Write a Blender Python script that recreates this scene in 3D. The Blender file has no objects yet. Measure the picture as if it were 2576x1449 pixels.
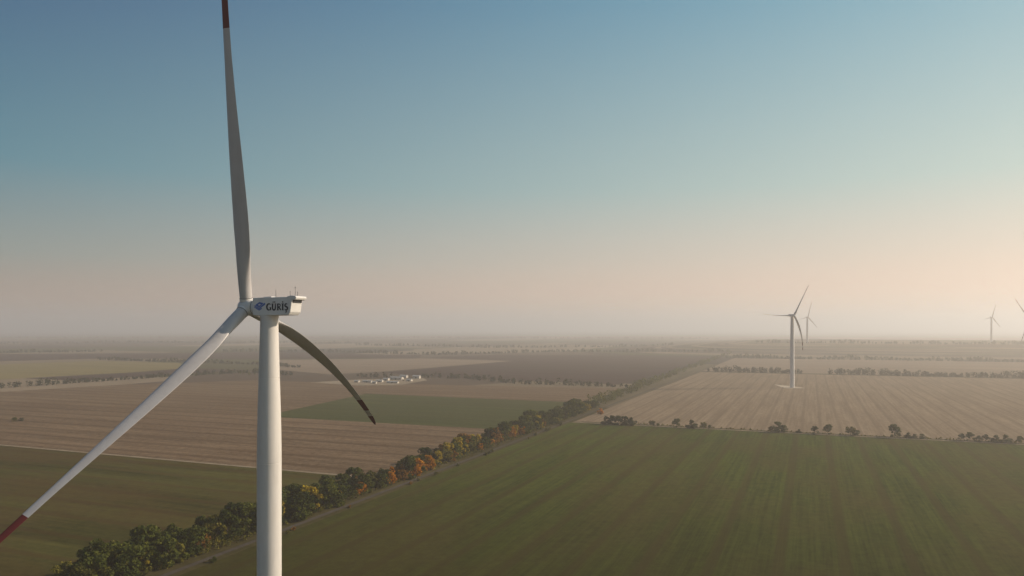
import bpy, bmesh, math, random, numpy as np
from mathutils import Vector, Matrix
random.seed(7); rng=np.random.default_rng(7)
S=bpy.context.scene
S.view_settings.view_transform='Standard'
F=1860.0; CZ=90.0
# ---------------------------------------------------------------- helpers
def link(o,parent=None):
    S.collection.objects.link(o)
    if parent: o.parent=parent
    return o
def meshobj(name,verts,faces,mats,parent=None,midx=None,smooth=False):
    me=bpy.data.meshes.new(name); me.from_pydata([tuple(v) for v in verts],[],faces)
    for m in (mats if isinstance(mats,list) else [mats]): me.materials.append(m)
    if midx is not None: me.polygons.foreach_set('material_index',midx)
    if smooth: me.polygons.foreach_set('use_smooth',[True]*len(me.polygons))
    me.update()
    return link(bpy.data.objects.new(name,me),parent)
def empty(name,loc):
    o=bpy.data.objects.new(name,None); o.location=loc; o.empty_display_size=1; return link(o)
def tag(o,label,cat,group=None):
    o["label"]=label;o["category"]=cat
    if group:o["group"]=group
class N:
    def __init__(s,name):
        s.m=bpy.data.materials.new(name);s.m.use_nodes=True;s.t=s.m.node_tree;s.b=s.t.nodes['Principled BSDF']
        s.b.inputs['Roughness'].default_value=.9
        s.b.inputs['Specular IOR Level'].default_value=.2
    def n(s,ty,**k):
        x=s.t.nodes.new(ty)
        for a,v in k.items(): setattr(x,a,v)
        return x
    def l(s,a,b): s.t.links.new(a,b)
    def mix(s,f,a,b,bt='MIX'):
        x=s.n('ShaderNodeMix',data_type='RGBA',blend_type=bt)
        for i,v in ((0,f),(6,a),(7,b)):
            if isinstance(v,bpy.types.NodeSocket): s.l(v,x.inputs[i])
            else: x.inputs[i].default_value=v if i==0 else (*v,1)
        return x.outputs[2]
    def ramp(s,f,stops):
        x=s.n('ShaderNodeValToRGB');e=x.color_ramp.elements
        while len(e)<len(stops): e.new(.5)
        for q,(pp,cc) in zip(e,stops):
            q.position=pp;q.color=(*cc,1)
        s.l(f,x.inputs[0]);return x.outputs[0]
    def noise(s,vec,scale,detail=3,rough=.6):
        x=s.n('ShaderNodeTexNoise');x.inputs['Scale'].default_value=scale;x.inputs['Detail'].default_value=detail;x.inputs['Roughness'].default_value=rough
        s.l(vec,x.inputs['Vector']);return x.outputs['Fac']
    def mapping(s,vec,rot,scale):
        x=s.n('ShaderNodeMapping');x.inputs['Rotation'].default_value=(0,0,rot);x.inputs['Scale'].default_value=scale
        s.l(vec,x.inputs['Vector']);return x.outputs[0]
GRID=math.atan2(.375,.927)          # the field grid is turned 22 degrees
E1=Vector((.375,.927,0)).normalized(); E2=Vector((E1.y,-E1.x,0))
def ST(s,t,z=0): v=E1*s+E2*t; return Vector((v.x,v.y,z))
def G(px,py):
    Y=F*CZ/(py-826.0); return Vector(((px-1288)/F*Y,Y,0))
def sm(x,a,b):
    u=min(max((x-a)/(b-a),0),1); return u*u*(3-2*u)
def hill(x,y):
    s=x*E1.x+y*E1.y; t=x*E2.x+y*E2.y
    return 29*sm(s,2350,3350)*sm(t,-900,-100)*(1-sm(s,4200,6500))
def pos(n): return n.n('ShaderNodeNewGeometry').outputs['Position']
def rotmap(n,P,rot,sx,sy):
    a=n.mapping(P,rot,(1,1,1)); return n.mapping(a,0,(sx,sy,1))
def sc3(c,k): return tuple(min(1,x*k) for x in c)
def field_mat(name,ca,cb,cpatch,along=1,w=4.0,patch=.35,wide=.5,tram=.0,clod=.3,near_dark=None,tk=.55):
    """along=1: rows parallel to the road, 2: rows across it"""
    n=N(name);P=pos(n)
    rot=GRID if along==1 else GRID+math.pi/2
    st=n.noise(rotmap(n,P,rot,1/w,1/(w*60)),1,2,.6)
    st2=n.noise(rotmap(n,P,rot,1/(w*5),1/(w*70)),1,3,.6)
    f2=n.noise(rotmap(n,P,rot,1/(w*.4),1/(w*9)),1,2,.7)
    c=n.ramp(st,[(.43,ca),(.57,cb)])
    c=n.mix(wide,c,n.ramp(st2,[(.42,sc3(ca,.75)),(.58,sc3(cb,1.2))]))
    c=n.mix(.3,c,n.ramp(f2,[(.35,ca),(.65,cb)]))
    big=n.noise(rotmap(n,P,rot,1/70,1/150),1,6,.66)
    c=n.mix(n.ramp(big,[(.44,(0,0,0)),(.6,(patch,)*3)]),c,cpatch)
    mid=n.noise(P,1/5,4,.8)
    c=n.mix(clod,c,n.ramp(mid,[(.32,sc3(ca,.5)),(.68,sc3(cb,1.4))]))
    if tram:
        wv=n.n('ShaderNodeTexWave',wave_type='BANDS',bands_direction='X');wv.inputs['Scale'].default_value=1;wv.inputs['Distortion'].default_value=.6;wv.inputs['Detail Scale'].default_value=.4
        n.l(rotmap(n,P,rot,1/(6.28*tram/2),1/(6.28*tram*12)),wv.inputs['Vector'])
        c=n.mix(n.ramp(wv.outputs['Fac'],[(.86,(0,0,0)),(.97,(tk,)*3)]),c,sc3(cpatch,.75))
    if near_dark:
        # foreground vignette painted into the field colour: darker and browner at the near end
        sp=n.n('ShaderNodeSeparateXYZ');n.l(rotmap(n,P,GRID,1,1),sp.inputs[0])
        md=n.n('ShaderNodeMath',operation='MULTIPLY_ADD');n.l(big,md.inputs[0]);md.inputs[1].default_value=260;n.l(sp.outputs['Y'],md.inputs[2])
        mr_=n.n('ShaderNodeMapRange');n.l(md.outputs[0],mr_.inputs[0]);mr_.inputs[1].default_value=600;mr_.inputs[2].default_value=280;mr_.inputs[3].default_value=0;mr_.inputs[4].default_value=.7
        c=n.mix(mr_.outputs[0],c,near_dark)
    n.l(c,n.b.inputs['Base Color'])
    n.b.inputs['Roughness'].default_value=1;n.b.inputs['Specular IOR Level'].default_value=0
    return n.m
# ---------------------------------------------------------------- world
az=math.radians(81);el=math.radians(27)
w=bpy.data.worlds.new("World");S.world=w;w.use_nodes=True;nt=w.node_tree
bg=nt.nodes['Background'];wo=nt.nodes['World Output']
sk=nt.nodes.new('ShaderNodeTexSky');sk.sky_type='NISHITA';sk.sun_disc=False
sk.sun_elevation=el;sk.sun_rotation=az;sk.dust_density=3;sk.air_density=1.2
nt.links.new(sk.outputs[0],bg.inputs[0])
tc=nt.nodes.new('ShaderNodeTexCoord');sx=nt.nodes.new('ShaderNodeSeparateXYZ');nt.links.new(tc.outputs['Generated'],sx.inputs[0])
def lin(c): return tuple(((x/255+.055)/1.055)**2.4 if x>10 else x/255/12.92 for x in c)+(1,)
def wramp(st):
    x=nt.nodes.new('ShaderNodeValToRGB');e=x.color_ramp.elements
    while len(e)<len(st): e.new(.5)
    for q,(pp,cc) in zip(e,st): q.position=pp;q.color=lin(cc)
    nt.links.new(sx.outputs['Z'],x.inputs[0]);return x.outputs[0]
rl=wramp([(0,(184,145,122)),(.04,(164,143,128)),(.085,(128,142,138)),(.19,(62,124,142)),(.4,(24,74,118)),(1,(30,58,92))])
rr=wramp([(0,(252,210,178)),(.045,(248,210,184)),(.095,(222,206,188)),(.18,(180,200,192)),(.4,(112,168,186)),(1,(60,96,126))])
dt=nt.nodes.new('ShaderNodeVectorMath');dt.operation='DOT_PRODUCT';nt.links.new(tc.outputs['Generated'],dt.inputs[0])
dt.inputs[1].default_value=(math.sin(az-.06),math.cos(az-.06),0)
mr=nt.nodes.new('ShaderNodeMapRange');nt.links.new(dt.outputs['Value'],mr.inputs[0]);mr.inputs[1].default_value=-.42;mr.inputs[2].default_value=.73
mx=nt.nodes.new('ShaderNodeMix');mx.data_type='RGBA';nt.links.new(mr.outputs[0],mx.inputs[0]);nt.links.new(rl,mx.inputs[6]);nt.links.new(rr,mx.inputs[7])
bg2=nt.nodes.new('ShaderNodeBackground');nt.links.new(mx.outputs[2],bg2.inputs[0]);bg2.inputs[1].default_value=.95
ad=nt.nodes.new('ShaderNodeAddShader');nt.links.new(bg.outputs[0],ad.inputs[0]);nt.links.new(bg2.outputs[0],ad.inputs[1]);nt.links.new(ad.outputs[0],wo.inputs[0])
bg.inputs[1].default_value=.012
sd=bpy.data.lights.new('sun','SUN');sd.energy=5.0;sd.angle=math.radians(.5);sd.color=(1,.83,.65)
so=link(bpy.data.objects.new('sun',sd))
so.rotation_euler=Vector((math.sin(az)*math.cos(el),math.cos(az)*math.cos(el),math.sin(el))).to_track_quat('Z','Y').to_euler()
# haze layers: three nested slabs of air, thinner with height
for i,(top,den) in enumerate([(165,1/5600),(480,1/18000),(1400,1/70000)]):
    bpy.ops.mesh.primitive_cube_add(size=1,location=(0,0,(top-100-i)/2));v=bpy.context.object
    v.scale=(150000+i*100,150000+i*100,top+100+i);v.name='sky_haze';v["kind"]="structure"
    m=bpy.data.materials.new('haze_air');m.use_nodes=True;n=m.node_tree;n.nodes.clear()
    o=n.nodes.new('ShaderNodeOutputMaterial');vs=n.nodes.new('ShaderNodeVolumeScatter');vs.inputs['Density'].default_value=den
    vs.inputs['Anisotropy'].default_value=.48;vs.inputs['Color'].default_value=(.95,.9,.84,1)
    em=n.nodes.new('ShaderNodeEmission');em.inputs[0].default_value=(1,.72,.5,1);em.inputs[1].default_value=.155*den  # added glow in the air, stands in for multiply scattered light
    aa=n.nodes.new('ShaderNodeAddShader');n.links.new(vs.outputs[0],aa.inputs[0]);n.links.new(em.outputs[0],aa.inputs[1])
    n.links.new(aa.outputs[0],o.inputs['Volume']);v.data.materials.append(m)
# ---------------------------------------------------------------- ground
n=N('open_country');P=pos(n)
v=rotmap(n,P,GRID,1/520,1/1000)
vo=n.n('ShaderNodeTexVoronoi',distance='CHEBYCHEV');vo.inputs['Scale'].default_value=1;vo.inputs['Randomness'].default_value=.8;n.l(v,vo.inputs['Vector'])
sc=n.n('ShaderNodeSeparateColor');n.l(vo.outputs['Color'],sc.inputs[0])
x=n.n('ShaderNodeValToRGB');x.color_ramp.interpolation='CONSTANT';e=x.color_ramp.elements
cols=[(.12,.085,.06),(.06,.04,.034),(.22,.165,.105),(.075,.075,.03),(.10,.07,.05),(.28,.21,.14),(.04,.034,.03),(.11,.1,.042)]
while len(e)<8:e.new(.5)
for i,q in enumerate(e): q.position=i/8;q.color=(*cols[i],1)
n.l(sc.outputs[0],x.inputs[0])
c=n.mix(n.ramp(n.noise(P,1/250,5,.6),[(.3,(0,0,0)),(.7,(.5,.5,.5))]),x.outputs[0],(.1,.08,.055))
n.l(c,n.b.inputs['Base Color']);n.b.inputs['Roughness'].default_value=1;n.b.inputs['Specular IOR Level'].default_value=0
country=n.m
rad=[0]
while rad[-1]<75000: rad.append(rad[-1]+max(60,rad[-1]*.03))
NA=240;vs_=[(0,0,0)];fs=[]
for R in rad[1:]:
    for k in range(NA):
        a=2*math.pi*k/NA;X=R*math.sin(a);Y=R*math.cos(a);vs_.append((X,Y,hill(X,Y)))
for k in range(NA): fs.append((0,1+(k+1)%NA,1+k))
for i in range(len(rad)-2):
    for k in range(NA):
        a0=1+i*NA+k;a1=1+i*NA+(k+1)%NA;fs.append((a0,a1,a1+NA,a0+NA))
gnd=meshobj('ground',vs_,fs,country,smooth=True);gnd["kind"]="structure"
def sheet(name,pts,z,mat):
    o=meshobj(name,[(q[0],q[1],z) for q in pts],[list(range(len(pts)))],mat)
    if o.data.polygons[0].normal.z<0: o.data.flip_normals()
    o["kind"]="structure";return o
def rect(s0,s1,t0,t1): return [ST(s0,t0),ST(s1,t0),ST(s1,t1),ST(s0,t1)]
def pxs(l): return [G(a,b) for a,b in l]
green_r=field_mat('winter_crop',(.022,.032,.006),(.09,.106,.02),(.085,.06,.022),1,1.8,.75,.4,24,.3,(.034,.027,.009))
stub_r=field_mat('stubble_rows',(.16,.115,.072),(.31,.228,.15),(.18,.132,.088),1,2.4,.4,.35,16,.3,None,.45)
green_l=field_mat('young_crop',(.022,.024,.006),(.095,.086,.024),(.095,.058,.022),2,6.0,.7,.6,24,.25)
brown_l=field_mat('stubble_brown',(.085,.056,.033),(.23,.158,.096),(.12,.074,.043),2,5,.65,.5,30,.4)
patchg=field_mat('meadow_green',(.044,.053,.017),(.085,.09,.03),(.065,.062,.026),2,4,.5)
olive=field_mat('olive_crop',(.17,.14,.055),(.23,.18,.08),(.19,.15,.065),2,6,.4)
plow=field_mat('ploughed_soil',(.045,.03,.025),(.085,.056,.044),(.06,.042,.035),2,8,.4)
tan=field_mat('dry_stubble',(.17,.125,.085),(.29,.215,.15),(.19,.14,.1),2,8,.4)
verge=field_mat('verge_grass',(.035,.036,.011),(.1,.08,.036),(.07,.055,.025),1,2.5,.5)
verge2=field_mat('dry_verge',(.08,.07,.036),(.16,.125,.075),(.1,.08,.042),1,4,.5)
dirt=field_mat('dirt_track',(.22,.17,.115),(.33,.26,.18),(.22,.17,.12),1,1.2,.3)
gravel=field_mat('pale_gravel',(.42,.35,.26),(.55,.46,.35),(.42,.34,.25),1,1.2,.3)
asph=field_mat('worn_asphalt',(.065,.054,.043),(.1,.085,.07),(.08,.068,.055),1,1.5,.3)
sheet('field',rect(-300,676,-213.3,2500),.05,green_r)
sheet('field',rect(688,1562,-211,2500),.05,stub_r)
sheet('field',rect(1592,2320,-215,2500),.05,tan)
sheet('field',rect(-300,379,-1800,-251),.05,green_l)
sheet('field',[ST(383,-251),ST(383,-1800)]+pxs([(-300,1003),(0,986),(300,968),(640,957),(900,964),(1300,972)])+[ST(1090,-262)],.05,brown_l)
sheet('meadow',[ST(605,-262),ST(605,-520),ST(868,-568),ST(862,-266)],.12,patchg)
sheet('field',pxs([(-200,924),(0,917),(240,908),(450,913),(480,925),(330,937),(100,949),(-200,968)]),.06,olive)
sheet('field',pxs([(60,952),(100,949.5),(330,937.5),(480,925.5),(650,932),(430,942),(200,958)]),.06,plow)
sheet('field',pxs([(700,905),(1060,902),(1290,908),(960,935),(830,942),(700,930)]),.06,tan)
sheet('field',pxs([(1062,899),(1240,893),(1830,893),(1760,908),(1560,968),(1080,948),(965,937),(1292,908)]),.06,plow)
sheet('field',pxs([(-100,891),(700,887),(1060,893),(1055,901),(700,903),(250,902),(-100,912)]),.06,plow)
sheet('roadside_verge',rect(-300,820,-250.5,-212),.04,verge)
sheet('roadside_verge',[ST(820.5,-250),ST(1900,-268),ST(1900,-212),ST(820.5,-212)],.1,verge2)
sheet('roadside_verge',rect(676.5,687.5,-205,2500),.04,verge)
sheet('roadside_verge',rect(1563,1591,-200,2500),.04,verge)
sheet('road',rect(-300,1900,-219.5,-216.6),.15,asph)
sheet('dirt_track',rect(379.3,382.6,-1800,-251),.1,dirt)
sheet('dirt_track',rect(-300,379,-250.8,-248.3),.11,dirt)
sheet('dirt_track',rect(678,681.5,-205,2500),.1,dirt)
T2=G(1993,975)
sheet('gravel_pad',[T2+Vector(q) for q in [(-14,-14,0),(14,-12,0),(16,8,0),(6,30,0),(-6,60,0),(-12,20,0)]],.12,gravel)
# ---------------------------------------------------------------- turbine materials
def paint(name,col,rough=.45,dirtamt=.25):
    n=N(name);tcn=n.n('ShaderNodeTexCoord').outputs['Object']
    a=n.noise(n.mapping(tcn,0,(1,1,.12)),.9,4,.65)
    b=n.noise(tcn,.25,3,.6)
    c=n.mix(n.ramp(a,[(.45,(0,0,0)),(.8,(dirtamt,)*3)]),col,tuple(x*.62 for x in col))
    c=n.mix(n.ramp(b,[(.4,(0,0,0)),(.75,(dirtamt*.6,)*3)]),c,(col[0]*.8,col[1]*.74,col[2]*.66))
    n.l(c,n.b.inputs['Base Color']);n.b.inputs['Roughness'].default_value=rough;n.b.inputs['Specular IOR Level'].default_value=.4
    return n.m
white=paint('white_paint',(.68,.66,.63));towerw=paint('tower_paint',(.65,.62,.58),.5,.3)
bladew=paint('blade_paint',(.46,.44,.43),.4,.3)
red=paint('red_paint',(.12,.012,.011),.8);dark=paint('dark_metal',(.04,.04,.045))
blue=paint('blue_vinyl',(.025,.11,.42));navy=paint('navy_vinyl',(.005,.006,.018))
def chord(t): return float(np.interp(t,[0,.04,.1,.18,.24,.32,.45,.58,.72,.85,.94,.98,1],[2.7,2.7,3.1,4.0,4.3,4.2,3.6,2.8,2.05,1.75,1.6,1.1,.3]))
def thick(t): return float(np.interp(t,[0,.04,.1,.18,.3,.5,.8,1],[1,1,.8,.48,.3,.22,.17,.14]))
def blade(parent,base,fn,a,bands,scale=1,nseg=56,ring=24):
    tt=np.array(sorted(set(list(np.linspace(0.0,.97,nseg))+[.98,.99,1.0]+bands)));P=fn(tt)
    V=[];Fc=[];mi=[]
    dP=np.gradient(P,tt,axis=0)
    for i,t in enumerate(tt):
        s=Vector(dP[i]).normalized();c=Vector(a);c=(c-s*c.dot(s)).normalized();nn=s.cross(c)
        tw=math.radians(np.interp(t,[0,.2,.5,1],[0,-9,-8,-6]))
        c2=c*math.cos(tw)+nn*math.sin(tw);n2=nn*math.cos(tw)-c*math.sin(tw)
        rb=sm(t,.05,.2);ch=chord(t)*(1+(scale-1)*(rb if scale<1 else 1));th=thick(t)
        for k in range(ring):
            u=2*math.pi*k/ring
            cx=math.cos(u);sy=math.sin(u)
            xr=(1-cx)/2
            ya=2.6*(.2969*math.sqrt(xr)-.126*xr-.3516*xr**2+.2843*xr**3-.1015*xr**4)*th*(1 if sy>=0 else -.75)*1.9
            yc=.5*sy
            xx=(.5-xr)*(1-rb)+(.36-xr)*rb
            yy=(yc*th*(1-rb)+ya*rb) if t>.04 else yc
            V.append(Vector(P[i])+c2*(xx*ch)+n2*(yy*ch)-base)
    R=ring
    for i in range(len(tt)-1):
        tm=(tt[i]+tt[i+1])/2
        isred=(bands[0]<tm<bands[1]) or tm>bands[2]
        for k in range(R):
            Fc.append((i*R+k,i*R+(k+1)%R,(i+1)*R+(k+1)%R,(i+1)*R+k));mi.append(1 if isred else 0)
    Fc.append(tuple(range((len(tt)-1)*R,len(tt)*R)));mi.append(1)
    Fc.append(tuple(reversed(range(R))));mi.append(0)
    return meshobj('blade',V,Fc,[bladew,red],parent,mi,True)
def revolve(name,parent,origin,axis,prof,mat,seg=48,smooth=True):
    ax=Vector(axis).normalized();u=ax.orthogonal().normalized();v=ax.cross(u)
    V=[];Fc=[]
    for d,r in prof:
        for k in range(seg):
            t=2*math.pi*k/seg;V.append(Vector(origin)+ax*d+(u*math.cos(t)+v*math.sin(t))*r)
    for i in range(len(prof)-1):
        for k in range(seg): Fc.append((i*seg+k,i*seg+(k+1)%seg,(i+1)*seg+(k+1)%seg,(i+1)*seg+k))
    Fc.append(tuple(range(seg))[::-1]);Fc.append(tuple(range((len(prof)-1)*seg,len(prof)*seg)))
    o=meshobj(name,V,Fc,mat,parent,None,smooth)
    if smooth:
        for pl in o.data.polygons:
            if len(pl.vertices)>4: pl.use_smooth=False
    return o
def prism(name,parent,O,A,H,prof,w0,w1,mat,bev=.15):
    """side profile prof [(L,z)], L measured rearwards (-A); extruded across from w0 to w1 along H"""
    V=[];nP=len(prof)
    for wv in (w0,w1):
        for (l,zz) in prof: V.append(O-A*l+H*wv+Vector((0,0,zz)))
    Fc=[tuple(range(nP)),tuple(reversed(range(nP,2*nP)))]
    for i in range(nP): j=(i+1)%nP;Fc.append((i,i+nP,j+nP,j))
    o=meshobj(name,V,Fc,mat,parent)
    bm=bmesh.new();bm.from_mesh(o.data);bmesh.ops.recalc_face_normals(bm,faces=bm.faces)
    if bev: bmesh.ops.bevel(bm,geom=list(bm.edges),offset=bev,segments=3,profile=.6,affect='EDGES')
    bm.to_mesh(o.data);bm.free();return o
# ---------------------------------------------------------------- main turbine
LB=74.0;thr=math.radians(17.41);PHI=10.78
HUB=Vector((-59.38,165.61,94.76))
A0=Vector((-math.cos(thr),math.sin(thr),0));H0=Vector((-math.sin(thr),-math.cos(thr),0));Z=Vector((0,0,1))
tl=math.radians(3);AX=A0*math.cos(tl)+Z*math.sin(tl);UPV=Z*math.cos(tl)-A0*math.sin(tl)
def bladefn(deg,ax,q,q3,lb):
    wv=math.radians(PHI+deg);d=UPV*math.cos(wv)+H0*math.sin(wv);tn=H0*math.cos(wv)-UPV*math.sin(wv)
    d,tn,a,h=map(np.array,(d,tn,AX,HUB))
    def fn(t):
        t=t[:,None];return h+lb*t*d+a*(ax*t**2)+tn*(q*t**2+q3*(t**3-t))
    return fn
TW=HUB-A0*5.85;base=Vector((TW.x,TW.y,0))
mt=empty('wind_turbine',base);tag(mt,'tall white wind turbine with red-banded blades in a green field','wind turbine')
zt=HUB.z-1.95
revolve('tower',mt,(0,0,0),(0,0,1),[(0,2.68),(.3,2.68),(.3,2.63),(60.3,2.63),(60.32,2.58),(60.45,2.58),(60.47,2.63),(66,2.58),(72,2.45),(78.98,2.24),(79,2.2),(79.12,2.2),(79.14,2.24),(zt-.6,1.9),(zt-.6,2.02),(zt,2.02)],towerw,128,False)
O=HUB-base
WN=2.0
nac=prism('nacelle',mt,O,A0,H0,[(3.0,-1.9),(3.0,1.95),(7.5,2.05),(12.95,2.05),(12.95,1.2),(12.6,-1.2),(12.1,-1.85),(5,-2.02)],-WN,WN,white,.16)
hood=prism('cooler_hood',nac,O,A0,H0,[(11.8,1.6),(11.8,2.2),(12.8,2.36),(13.9,2.25),(14.1,1.9),(13.9,1.5),(13.3,1.38)],-2.03,2.03,white,.1)
vent=prism('vent',nac,O,A0,H0,[(12.6,.85),(12.6,1.5),(13.15,1.5),(13.1,.85)],-1.6,1.6,dark,0)
for l,wv,hh,k in [(8.4,1.2,1.9,0),(12.3,1.6,1.4,1),(13.3,1.2,2.5,1),(13.7,.9,1.3,1)]:
    o0=O-A0*l+H0*wv+Vector((0,0,2.0))
    revolve('mast',nac,o0,(0,0,1),[(0,.05),(hh*.8,.035),(hh*.8,.11 if k else .03),(hh*.86,.11 if k else .03),(hh*.86,.025),(hh,.02)],dark,8,False)
prism('roof_hatch',nac,O,A0,H0,[(5,2.0),(5,2.2),(7,2.26),(7,2.0)],-.9,.9,white,.05)
hub=revolve('hub',mt,O,AX,[(-3.05,1.5),(-3.0,1.72),(-2.25,1.75),(-2.2,1.5),(-2.0,1.5),(-1.95,1.8),(-1.2,1.9),(0,1.9),(1.0,1.68),(1.6,1.25),(2.0,.6),(2.1,.05)],white,40)
revolve('hub_seal',hub,O,AX,[(-2.24,1.58),(-1.96,1.58)],dark,40,False)
for deg,a,q,q3,sc_,lb in ((0,1.57,-2.7,-1.4,1.0,74),(120,10.37,-2.21,5.29,.84,74),(-120,2.25,-10.8,-1.6,1.02,75.8)):
    fn=bladefn(deg,a,q,q3,lb)
    bl=blade(mt,base,fn,AX,[.80,.885,.93],sc_)
    P0=fn(np.array([.0,.03]));d=Vector(P0[1]-P0[0]).normalized()
    revolve('blade_root_collar',bl,Vector(P0[0])-base,d,[(1.4,1.42),(2.0,1.42),(2.0,1.36)],white,40,False)
    revolve('root_seal',bl,Vector(P0[0])-base,d,[(2.0,1.385),(2.12,1.385)],dark,40,False)
# lettering and emblem on the side of the nacelle
def onside(l,z,off=.02): return O-A0*l+H0*(WN+off)+Vector((0,0,z))
def stroke(pts,wd):
    out=[];n=len(pts);ws=wd if isinstance(wd,list) else [wd]*n
    Lh=[];Rh=[]
    for i,(x,y) in enumerate(pts):
        a=pts[max(i-1,0)];b=pts[min(i+1,n-1)];dx,dy=b[0]-a[0],b[1]-a[1];m=math.hypot(dx,dy) or 1
        nx,ny=-dy/m,dx/m;Lh.append((x+nx*ws[i],y+ny*ws[i]));Rh.append((x-nx*ws[i],y-ny*ws[i]))
    for i in range(n-1): out.append([Lh[i],Lh[i+1],Rh[i+1],Rh[i]])
    return out
def arc(cx,cy,rx,ry,a0,a1,n=14): return [(cx+rx*math.cos(math.radians(a0+(a1-a0)*i/n)),cy+ry*math.sin(math.radians(a0+(a1-a0)*i/n))) for i in range(n+1)]
def dot(cx,cy,r): return [[(cx+r*math.cos(k*math.pi/4),cy+r*math.sin(k*math.pi/4)) for k in range(8)]]
k1=.165
def serif(x,y,w_=.3): return stroke([(x-w_,y),(x+w_,y)],.05)
def var(n,a,b): return [a+(b-a)*math.sin(math.pi*i/(n-1)) for i in range(n)]
GL=arc(.62,.72,.50,.66,48,300,20)
let=[]
let.append((1.17,stroke(GL,var(21,.08,.19))+stroke([(.98,.02),(.98,.62)],k1)+stroke([(.72,.6),(1.15,.6)],.06)))
let.append((1.14,stroke([(.2,1.38),(.2,.5)]+arc(.52,.5,.32,.44,180,360,10)[1:]+[(.84,1.38)],[.165]*12+[.11]) + serif(.2,1.38,.25)+serif(.84,1.38,.2)+dot(.34,1.74,.15)+dot(.72,1.74,.15)))
let.append((1.06,stroke([(.2,.04),(.2,1.4)],k1)+serif(.2,.04,.27)+stroke([(.2,1.33)]+arc(.42,1.02,.34,.31,90,-90,10)+[(.2,.71)],.1)+stroke([(.42,.72),(.9,.04)],[.11,.165])))
let.append((.5,stroke([(.2,.04),(.2,1.4)],k1)+serif(.2,.04,.26)+serif(.2,1.38,.26)+dot(.2,1.74,.15)))
SS=arc(.46,1.05,.28,.3,40,230,10)+arc(.44,.39,.32,.33,60,-150,12)
let.append((.9,stroke(SS,var(len(SS),.09,.17))+stroke([(.44,.02),(.42,-.18)],.1)+stroke(arc(.36,-.3,.17,.14,80,-130,6),.09)))
V=[];Fc=[];tot=sum(a for a,_ in let);xx_=0;kx=5.6/tot;nlay=0
for adv,polys in let:
    for pl in polys:
        b=len(V);nlay+=1
        for (u,v_) in pl: V.append(onside(6.55+(xx_+u*.94)*kx,-.82+v_*1.03,.02+nlay*.0006))
        Fc.append(tuple(range(b,b+len(pl))))
    xx_+=adv
meshobj('lettering',V,Fc,navy,nac)
V=[];Fc=[]
def addp(pts):
    b=len(V);V.extend([onside(l,.15+(z-.15)*.88) for l,z in pts]);Fc.append(tuple(range(b,b+len(pts))))
cx,cz=4.75,.2
ou=[(cx-1.1,cz+.15),(cx+.05,cz+.95),(cx+1.1,cz+.62),(cx-.05,cz-.42)];inn=[(cx-.45,cz+.2),(cx+.06,cz+.5),(cx+.45,cz+.38),(cx,cz+.02)]
for i in range(4): j=(i+1)%4;addp([ou[i],ou[j],inn[j],inn[i]])
addp([(cx-1.45,cz+.0),(cx-1.2,cz+.08),(cx-.05,cz-.52),(cx-.05,cz-.85),(cx-.6,cz-.55)])
addp([(cx-.05,cz-.52),(cx+1.15,cz+.55),(cx+1.5,cz+.75),(cx+1.5,cz+.3),(cx-.05,cz-.85)])
addp([(cx-1.4,cz-.38),(cx-1.15,cz-.3),(cx-.05,cz-.93),(cx+.55,cz-.5),(cx+.7,cz-.72),(cx-.05,cz-1.2)])
meshobj('emblem',V,Fc,blue,nac)
# ---------------------------------------------------------------- other turbines
def small_turbine(bx,by,H,yaw,phi,Lb,label,bends=(3,3,3),fat=1.0):
    bz=hill(bx,by);b=Vector((bx,by,bz-.5));A=Vector((math.sin(yaw),math.cos(yaw),0));Hh=Z.cross(A)
    e=empty('wind_turbine',b);tag(e,label,'wind turbine','wind turbines standing in the fields')
    revolve('tower',e,(0,0,0),(0,0,1),[(0,2.8*fat),(H*.5,2.6*fat),(H-2,2.0*fat)],towerw,32,False)
    hubc=Vector((0,0,H))+A*5.5
    prism('nacelle',e,hubc,A,Hh,[(3,-1.6),(3,2.1),(12.7,2.3),(13.6,2.3),(13.4,1.5),(12.6,1.3),(12.2,-1.3),(5,-1.8)],-1.9,1.9,white,.15)
    revolve('hub',e,hubc,A,[(-3,1.6),(0,1.8),(1.2,1.5),(2,.4)],white,16)
    hb=np.array(b+hubc);Hn=np.array(Hh);zn=np.array((0,0,1.))
    for k in range(3):
        w_=phi+k*2*math.pi/3;bend=bends[k]
        d=zn*math.cos(w_)+Hn*math.sin(w_);tn=Hn*math.cos(w_)-zn*math.sin(w_)
        fn=lambda t,d=d,tn=tn,bend=bend: hb+t[:,None]*Lb*d+tn*(bend*t[:,None]**2)
        blade(e,b,fn,A,[.80,.885,.93],fat,20,12)
    return e
R_=math.radians
small_turbine(T2.x,T2.y,110,R_(172),R_(27),52,'white wind turbine on a gravel pad in a stubble field',(0,17,5),1.2)
small_turbine(1258,3150,110,R_(166),R_(13),66,'hazy wind turbine on a distant rise',(3,3,3),1.6)
small_turbine((2494-1288)/F*3350,3350,112,R_(170),R_(15),60,'hazy wind turbine on a distant rise',(3,3,3),1.5)
small_turbine((2584-1288)/F*2000,2000,118,R_(170),R_(-42),66,'hazy wind turbine behind a hedgerow',(3,3,3),1.3)
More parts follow.
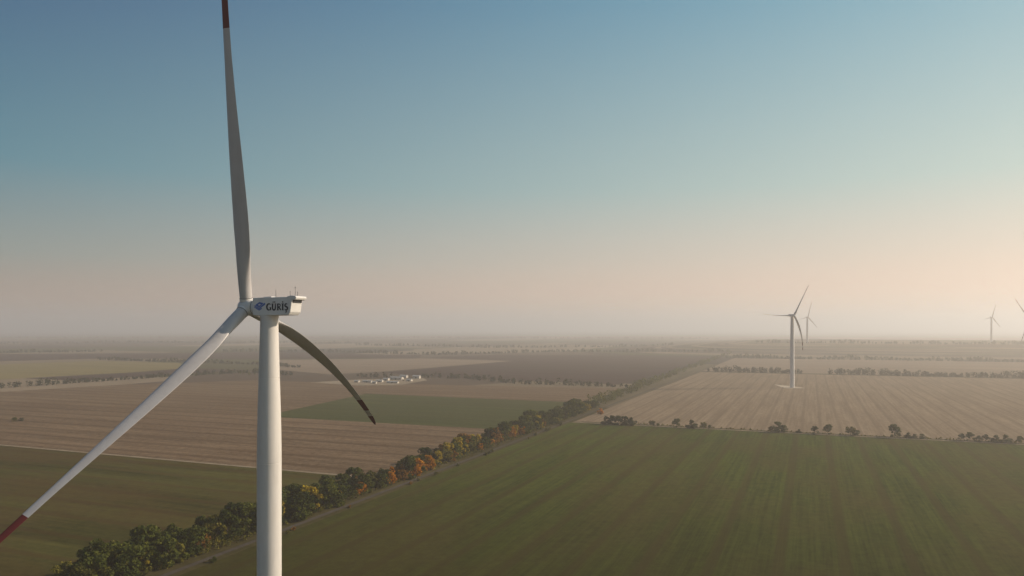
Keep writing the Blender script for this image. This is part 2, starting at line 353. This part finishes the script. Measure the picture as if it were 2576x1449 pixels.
# ---------------------------------------------------------------- trees
def leafmat(name,c1,c2,c3,hue=.47,vlo=.6,vhi=1.5):
    n=N(name);oi=n.n('ShaderNodeObjectInfo');tcn=n.n('ShaderNodeTexCoord').outputs['Object']
    a=n.noise(tcn,.55,3,.7)
    c=n.ramp(a,[(.3,c1),(.55,c2),(.75,c3)])
    h=n.n('ShaderNodeHueSaturation');h.inputs['Saturation'].default_value=1.05
    mp=n.n('ShaderNodeMapRange');n.l(oi.outputs['Random'],mp.inputs[0]);mp.inputs[3].default_value=vlo;mp.inputs[4].default_value=vhi;n.l(mp.outputs[0],h.inputs['Value'])
    mp2=n.n('ShaderNodeMapRange');n.l(oi.outputs['Random'],mp2.inputs[0]);mp2.inputs[3].default_value=.51;mp2.inputs[4].default_value=hue;n.l(mp2.outputs[0],h.inputs['Hue'])
    n.l(c,h.inputs['Color']);n.l(h.outputs[0],n.b.inputs['Base Color'])
    tr=n.n('ShaderNodeBsdfTranslucent');n.l(h.outputs[0],tr.inputs[0]);ms=n.n('ShaderNodeMixShader');ms.inputs[0].default_value=.3
    out=n.t.nodes['Material Output'];n.l(n.b.outputs[0],ms.inputs[1]);n.l(tr.outputs[0],ms.inputs[2]);n.l(ms.outputs[0],out.inputs[0])
    return n.m
LM={'green':leafmat('green_leaves',(.022,.033,.006),(.07,.086,.014),(.15,.15,.028),.48),
'olive':leafmat('olive_leaves',(.05,.052,.01),(.14,.13,.022),(.24,.2,.04),.485),
'yellow':leafmat('yellow_leaves',(.17,.13,.02),(.42,.29,.035),(.5,.36,.05),.505,.8,1.2),
'rust':leafmat('rust_leaves',(.12,.065,.018),(.3,.14,.034),(.42,.2,.05),.505,.8,1.3),
'orange':leafmat('orange_leaves',(.28,.11,.016),(.58,.22,.026),(.68,.3,.04),.505,.8,1.2)}
bark=paint('bark',(.07,.05,.035),.95,.5)
def leaf_cloud(centres,nl,size,g):
    Vs=[]
    for (c,r) in centres:
        d=g.normal(size=(nl,3));d/=np.linalg.norm(d,axis=1)[:,None]
        rr=r*(g.uniform(.45,1.08,nl)**.6)[:,None]
        P=np.array(c)+d*rr*np.array([1,1,.85])
        u=g.normal(size=(nl,3));u/=np.linalg.norm(u,axis=1)[:,None]
        v=np.cross(u,d+g.normal(size=(nl,3))*.6);v/=np.linalg.norm(v,axis=1)[:,None]
        s=(size*g.uniform(.6,1.3,nl))[:,None]
        Vs.append(np.stack([P-u*s-v*s*.6,P+u*s-v*s*.7,P+u*s*.8+v*s*.7,P-u*s*.7+v*s*.6],1).reshape(-1,3))
    return np.concatenate(Vs)
def quadmesh(name,V,mat):
    me=bpy.data.meshes.new(name);nq=len(V)//4
    me.vertices.add(len(V));me.vertices.foreach_set('co',V.ravel())
    me.loops.add(nq*4);me.loops.foreach_set('vertex_index',np.arange(nq*4))
    me.polygons.add(nq);me.polygons.foreach_set('loop_start',np.arange(0,nq*4,4))
    me.materials.append(mat);me.update(calc_edges=True);me.validate();return me
def trunkmesh(g,H):
    V=[];Fc=[]
    def limb(p0,p1,r0,r1,sg=6):
        ax=(p1-p0).normalized();u=ax.orthogonal().normalized();v=ax.cross(u);b=len(V)
        for i in range(4):
            f=i/3;c=p0.lerp(p1,f)+Vector((g.normal()*.1*f,g.normal()*.1*f,0))
            for k in range(sg):
                t=2*math.pi*k/sg;V.append(c+(u*math.cos(t)+v*math.sin(t))*(r0+(r1-r0)*f))
        for i in range(3):
            for k in range(sg):Fc.append((b+i*sg+k,b+i*sg+(k+1)%sg,b+(i+1)*sg+(k+1)%sg,b+(i+1)*sg+k))
    limb(Vector((0,0,-.3)),Vector((0,0,H*.75)),.28,.08)
    for i in range(5):
        a=g.uniform(0,6.28);z0=H*g.uniform(.2,.5)
        limb(Vector((0,0,z0)),Vector((math.cos(a)*H*.28,math.sin(a)*H*.28,z0+H*.25)),.13,.03)
    me=bpy.data.meshes.new('trunk');me.from_pydata([tuple(v) for v in V],[],Fc);me.materials.append(bark);return me
variants=[]
for vi,(ck,Hh,wd) in enumerate([('green',10,4.9),('green',9,5),('green',10.5,4.2),('green',8,4.7),('olive',9,4.6),('olive',8,4.3),('yellow',7.5,3.8),('rust',7.5,3.8),('orange',7,3.2),('green',9.5,5.2),('rust',8.5,4.2)]):
    g=np.random.default_rng(100+vi);cs=[]
    for i in range(24):
        zz=g.uniform(.06,.92);wr=wd*math.sin(math.pi*min(1,(zz*.78+.2)))**.7*g.uniform(.2,1.0);a=g.uniform(0,6.28)
        cs.append(((math.cos(a)*wr,math.sin(a)*wr,zz*Hh),g.uniform(.6,1.7)*wd/4.6))
    variants.append((ck,trunkmesh(g,Hh),quadmesh('crown',leaf_cloud(cs,90,.33,g),LM[ck])))
lab={'green':'dark green leafy tree in the roadside shelter belt','olive':'olive green tree in the roadside shelter belt','yellow':'yellow autumn tree beside the country road','rust':'rusty brown autumn tree beside the country road','orange':'bright orange autumn tree beside the country road'}
lab2={k:v.split(' in the')[0].split(' beside')[0]+' in the hedge between fields' for k,v in lab.items()}
def tree(x,y,sc,vi,labels,grp,cat='tree',flat=1):
    ck,tm,cm=variants[vi]
    e=empty(cat,(x,y,hill(x,y)));e.scale=(sc,sc,sc*flat);e.rotation_euler=(0,0,random.uniform(0,6.28))
    tag(e,labels[ck] if isinstance(labels,dict) else labels,cat,grp)
    link(bpy.data.objects.new('trunk',tm),e);link(bpy.data.objects.new('crown',cm),e)
s=178.0
while s<815:
    for row in range(2):
        wob=2.5*math.sin(s*.021)+1.5*math.sin(s*.07)
        t=-237.5 + row*10+wob*.6+random.uniform(-3,3)
        lump=1.0+.2*math.sin(s*.043+row*2)+.12*math.sin(s*.13)+.1*sm(s,400,600)+.16*(1-sm(s,250,340))
        if random.random()<(.04 if row==0 else .07): continue
        q=ST(s+random.uniform(-2.5,2.5),t)
        autumn = 340<s<640
        if random.random()<((.6 if autumn else .14) if row==1 else (.16 if autumn else .04)): vi=random.choice([6,7,8,10,7,6,6] if autumn else [6,5,10,6])
        else: vi=random.choice([0,1,2,3,9,0,1,9,4,5] if s<330 else [0,1,3,9,4,5,1])
        tree(q.x,q.y,min(1.65,max(.6,lump*random.uniform(.78,1.28))),vi,lab,'shelter belt trees along the road',flat=random.uniform(.82,1.12))
    s+=5.6
for s_ in range(180,335,6):
    q=ST(s_+random.uniform(-3,3),-232.5+random.uniform(-3,3));tree(q.x,q.y,random.uniform(.7,1.15),random.choice([0,1,9,4,3,5]),lab,'shelter belt trees along the road')
for i in range(20):
    q=ST(random.uniform(190,660),random.uniform(-215,-212.5));tree(q.x,q.y,random.uniform(.2,.5),random.choice([3,4,5,7]),'low bush on the roadside verge','bushes along the road','bush',.8)
for px in [1525,1540,1555,1572,1588,1640,1655,1703,1740,1770,1785,1940,1958,1970,2010,2050,2083,2140,2155,2250,2262,2285,2300,2320,2420,2440,2462,2480,2505,2530,2565]:
    yb=1066+(px-1500)*.0465;q=G(px,yb);sc={1703:.9,1740:1.0,1958:1.1,2083:.95,2140:.95,2250:1.2,2530:.85}.get(px,random.uniform(.4,.8))
    if 1520<px<1600: sc=1.0
    tree(q.x,q.y,sc,random.choice([0,1,3,9,4,0]),lab2,'trees in the hedge between fields',flat=.9)
q=G(37,1060);tree(q.x,q.y,.6,9,'lone round bush in the brown field','lone bushes','bush',.7);tree(q.x+5,q.y+2,.5,1,'lone round bush in the brown field','lone bushes','bush',.7)
q=G(1510,1042);tree(q.x,q.y,.95,8,'bright orange tree at the crossroads',None)
def hedge(pts,hgt,width,step,mat,gap=.05,leaf=1.0,nl=16,dn=.1,name='hedgerow'):
    cs=[]
    for a,b in zip(pts[:-1],pts[1:]):
        d=(b-a).length;k=0.0
        while k<d:
            c=a.lerp(b,k/d)
            dens=.5+.5*math.sin(k*.011+a.x)+random.uniform(-.3,.3)
            if random.random()>gap and dens>dn:
                hh=hgt*random.uniform(.45,1.2)*(.85+.25*math.sin(k*.023))
                c=c+Vector((random.uniform(-1,1)*width,random.uniform(-1,1)*width,0));z=hill(c.x,c.y)
                cs.append(((c.x,c.y,z+hh*.32),hh*.36));cs.append(((c.x+random.uniform(-1,1),c.y,z+hh*.68),hh*.3))
            k+=step*random.uniform(.6,1.4)
    V=leaf_cloud(cs,nl,leaf,rng);o=link(bpy.data.objects.new(name,quadmesh(name,V,mat)));o["kind"]="stuff"
gm,om=LM['green'],LM['olive']
fm=leafmat('far_leaves',(.016,.022,.006),(.038,.042,.012),(.07,.07,.02),.5,1,1.01)
bm_=leafmat('belt_leaves',(.045,.05,.01),(.12,.115,.022),(.26,.19,.04),.5,1.0,1.1)
hedge([ST(175,-240),ST(830,-240)],4.2,3.5,1.5,om,0,.32,18,-1,'undergrowth')
hedge([ST(175,-231),ST(830,-231)],4.4,4,1.4,gm,0,.32,18,-1,'undergrowth')
hedge([ST(175,-225),ST(700,-225)],2.6,2,1.5,om,.05,.28,14,-.1,'undergrowth')
hedge([ST(684,-190),ST(684,900)],2.2,2,1.8,om,.1,.35,10,-.1,'undergrowth')
hedge(pxs([(-150,992),(0,977),(420,948),(640,937),(730,945)]),10,6,3.6,fm,.03,1,16,-.05)
hedge(pxs([(1065,949),(1180,953),(1300,965),(1580,975)]),10,6,4,fm,.03,1,16,-.1)
hedge(pxs([(480,945),(640,942)]),8,10,6,om)
hedge(pxs([(250,905),(470,912),(650,917),(750,925)]),11,6,5,fm,.03,1.2,16,-1)
hedge(pxs([(560,885),(800,885),(1100,893),(1400,885),(1830,890)]),13,10,6,fm,.05,1.6,14,-1)
hedge(pxs([(-200,890),(250,885)]),13,10,6,fm,.05,1.6,14,-1)
hedge(pxs([(900,868),(1250,875),(1700,872)]),14,20,11,fm,.1,2.4,12,-.15)
hedge(pxs([(-200,868),(300,862),(900,864)]),14,20,11,fm,.1,2.4,12,-.15)
hedge(pxs([(-200,852),(900,850),(1800,853)]),16,40,20,fm,.1,3.5,12,-.2)
hedge([ST(812,-235),ST(1150,-242)],12,8,3.6,bm_,.06,.8,24,-.1)
hedge([ST(1150,-242),ST(1600,-250),ST(2100,-258)],10,8,6,bm_,.12,1.0,18,0)
hedge([ST(2100,-258),ST(2700,-264)],10,10,12,bm_,.15,1.4,14,.1)
hedge([ST(1575,-190),ST(1577,-20)],13,6,2.6,fm,0,1.1,18,-1)
hedge([ST(1577,35),ST(1577,1400)],13,8,2.2,fm,.0,1.1,18,-1)
hedge([ST(2330,-230),ST(2335,2500)],13,14,4,fm,.03,1.5,14,-1)
hedge([ST(3300,-200),ST(3300,2500)],14,30,6,fm,.03,1.8,14,-1)
# ---------------------------------------------------------------- farm
wallm=paint('cream_wall',(.55,.5,.43),.8,.4);roofm=paint('pale_roof',(.36,.35,.33),.6,.3);doorm=paint('barn_door',(.1,.1,.1))
def barn(px,py,ln,wd,ht,rot,label):
    c=G(px,py);e=empty('farm_building',c);e.rotation_euler=(0,0,rot);tag(e,label,'barn','farm buildings')
    l,w_=ln/2,wd/2;r=ht*.35
    V=[(-l,-w_,0),(l,-w_,0),(l,w_,0),(-l,w_,0),(-l,-w_,ht),(l,-w_,ht),(l,w_,ht),(-l,w_,ht),(-l,0,ht+r),(l,0,ht+r)]
    meshobj('wall',V,[(0,1,5,4),(1,2,6,9,5),(2,3,7,6),(3,0,4,8,7)],wallm,e)
    o_=.5;t=.25
    V=[(-l-o_,-w_-o_,ht-.1),(l+o_,-w_-o_,ht-.1),(l+o_,0,ht+r+.1),(-l-o_,0,ht+r+.1),(l+o_,w_+o_,ht-.1),(-l-o_,w_+o_,ht-.1)]
    V+= [(a,b,c_+t) for a,b,c_ in V]
    meshobj('roof',V,[(0,1,2,3),(3,2,4,5),(6,7,8,9),(9,8,10,11),(0,1,7,6),(5,4,10,11),(1,2,8,7),(2,4,10,8),(3,0,6,9),(5,3,9,11)],roofm,e)
    meshobj('door',[(-1.6,-w_-.05,0),(1.6,-w_-.05,0),(1.6,-w_-.05,ht*.75),(-1.6,-w_-.05,ht*.75)],[(0,1,2,3)],doorm,e)
    for k in range(int(ln//8)):
        x=-l+3+k*8
        if abs(x+1)>3.5: meshobj('window',[(x,-w_-.05,ht*.45),(x+2,-w_-.05,ht*.45),(x+2,-w_-.05,ht*.7),(x,-w_-.05,ht*.7)],[(0,1,2,3)],doorm,e)
R0=-.35
for a in [(998,955,24,8,3.8,'long white barn beside the farm track'),(1048,952,13,8,4.2,'white barn with pale gable roof'),(925,962,18,6,2.6,'low white shed on the farmyard'),(955,961,11,6,2.8,'low white shed on the farmyard'),(988,964,20,5,2.4,'low white shed on the farmyard'),(1030,959,9,6,2.8,'small white farm store'),(898,962,8,5,2.6,'small white farm store'),(972,957,10,6,3,'small white farm store'),(1016,950,14,7,3.6,'white barn with pale gable roof'),(942,965,7,4,2.6,'small white farm store')]:
    barn(a[0],a[1],a[2],a[3],a[4],R0+random.uniform(-.15,.15),a[5])
sheet('farmyard',pxs([(780,962),(900,955),(1065,951),(1075,957),(1010,968),(900,970)]),.14,dirt)
hedge(pxs([(900,948),(985,950)]),10,6,5,fm,0,1,16,-1)
hedge(pxs([(935,960),(1025,957)]),5,8,16,fm,.2,.7,16,-1)
# ---------------------------------------------------------------- camera
cd=bpy.data.cameras.new('camera');co_=link(bpy.data.objects.new('camera',cd));S.camera=co_
co_.location=(0,0,CZ);co_.rotation_euler=(math.pi/2,0,0);cd.sensor_width=36;cd.lens=36*F/2576;cd.shift_y=101.5/2576;cd.clip_start=.5;cd.clip_end=200000
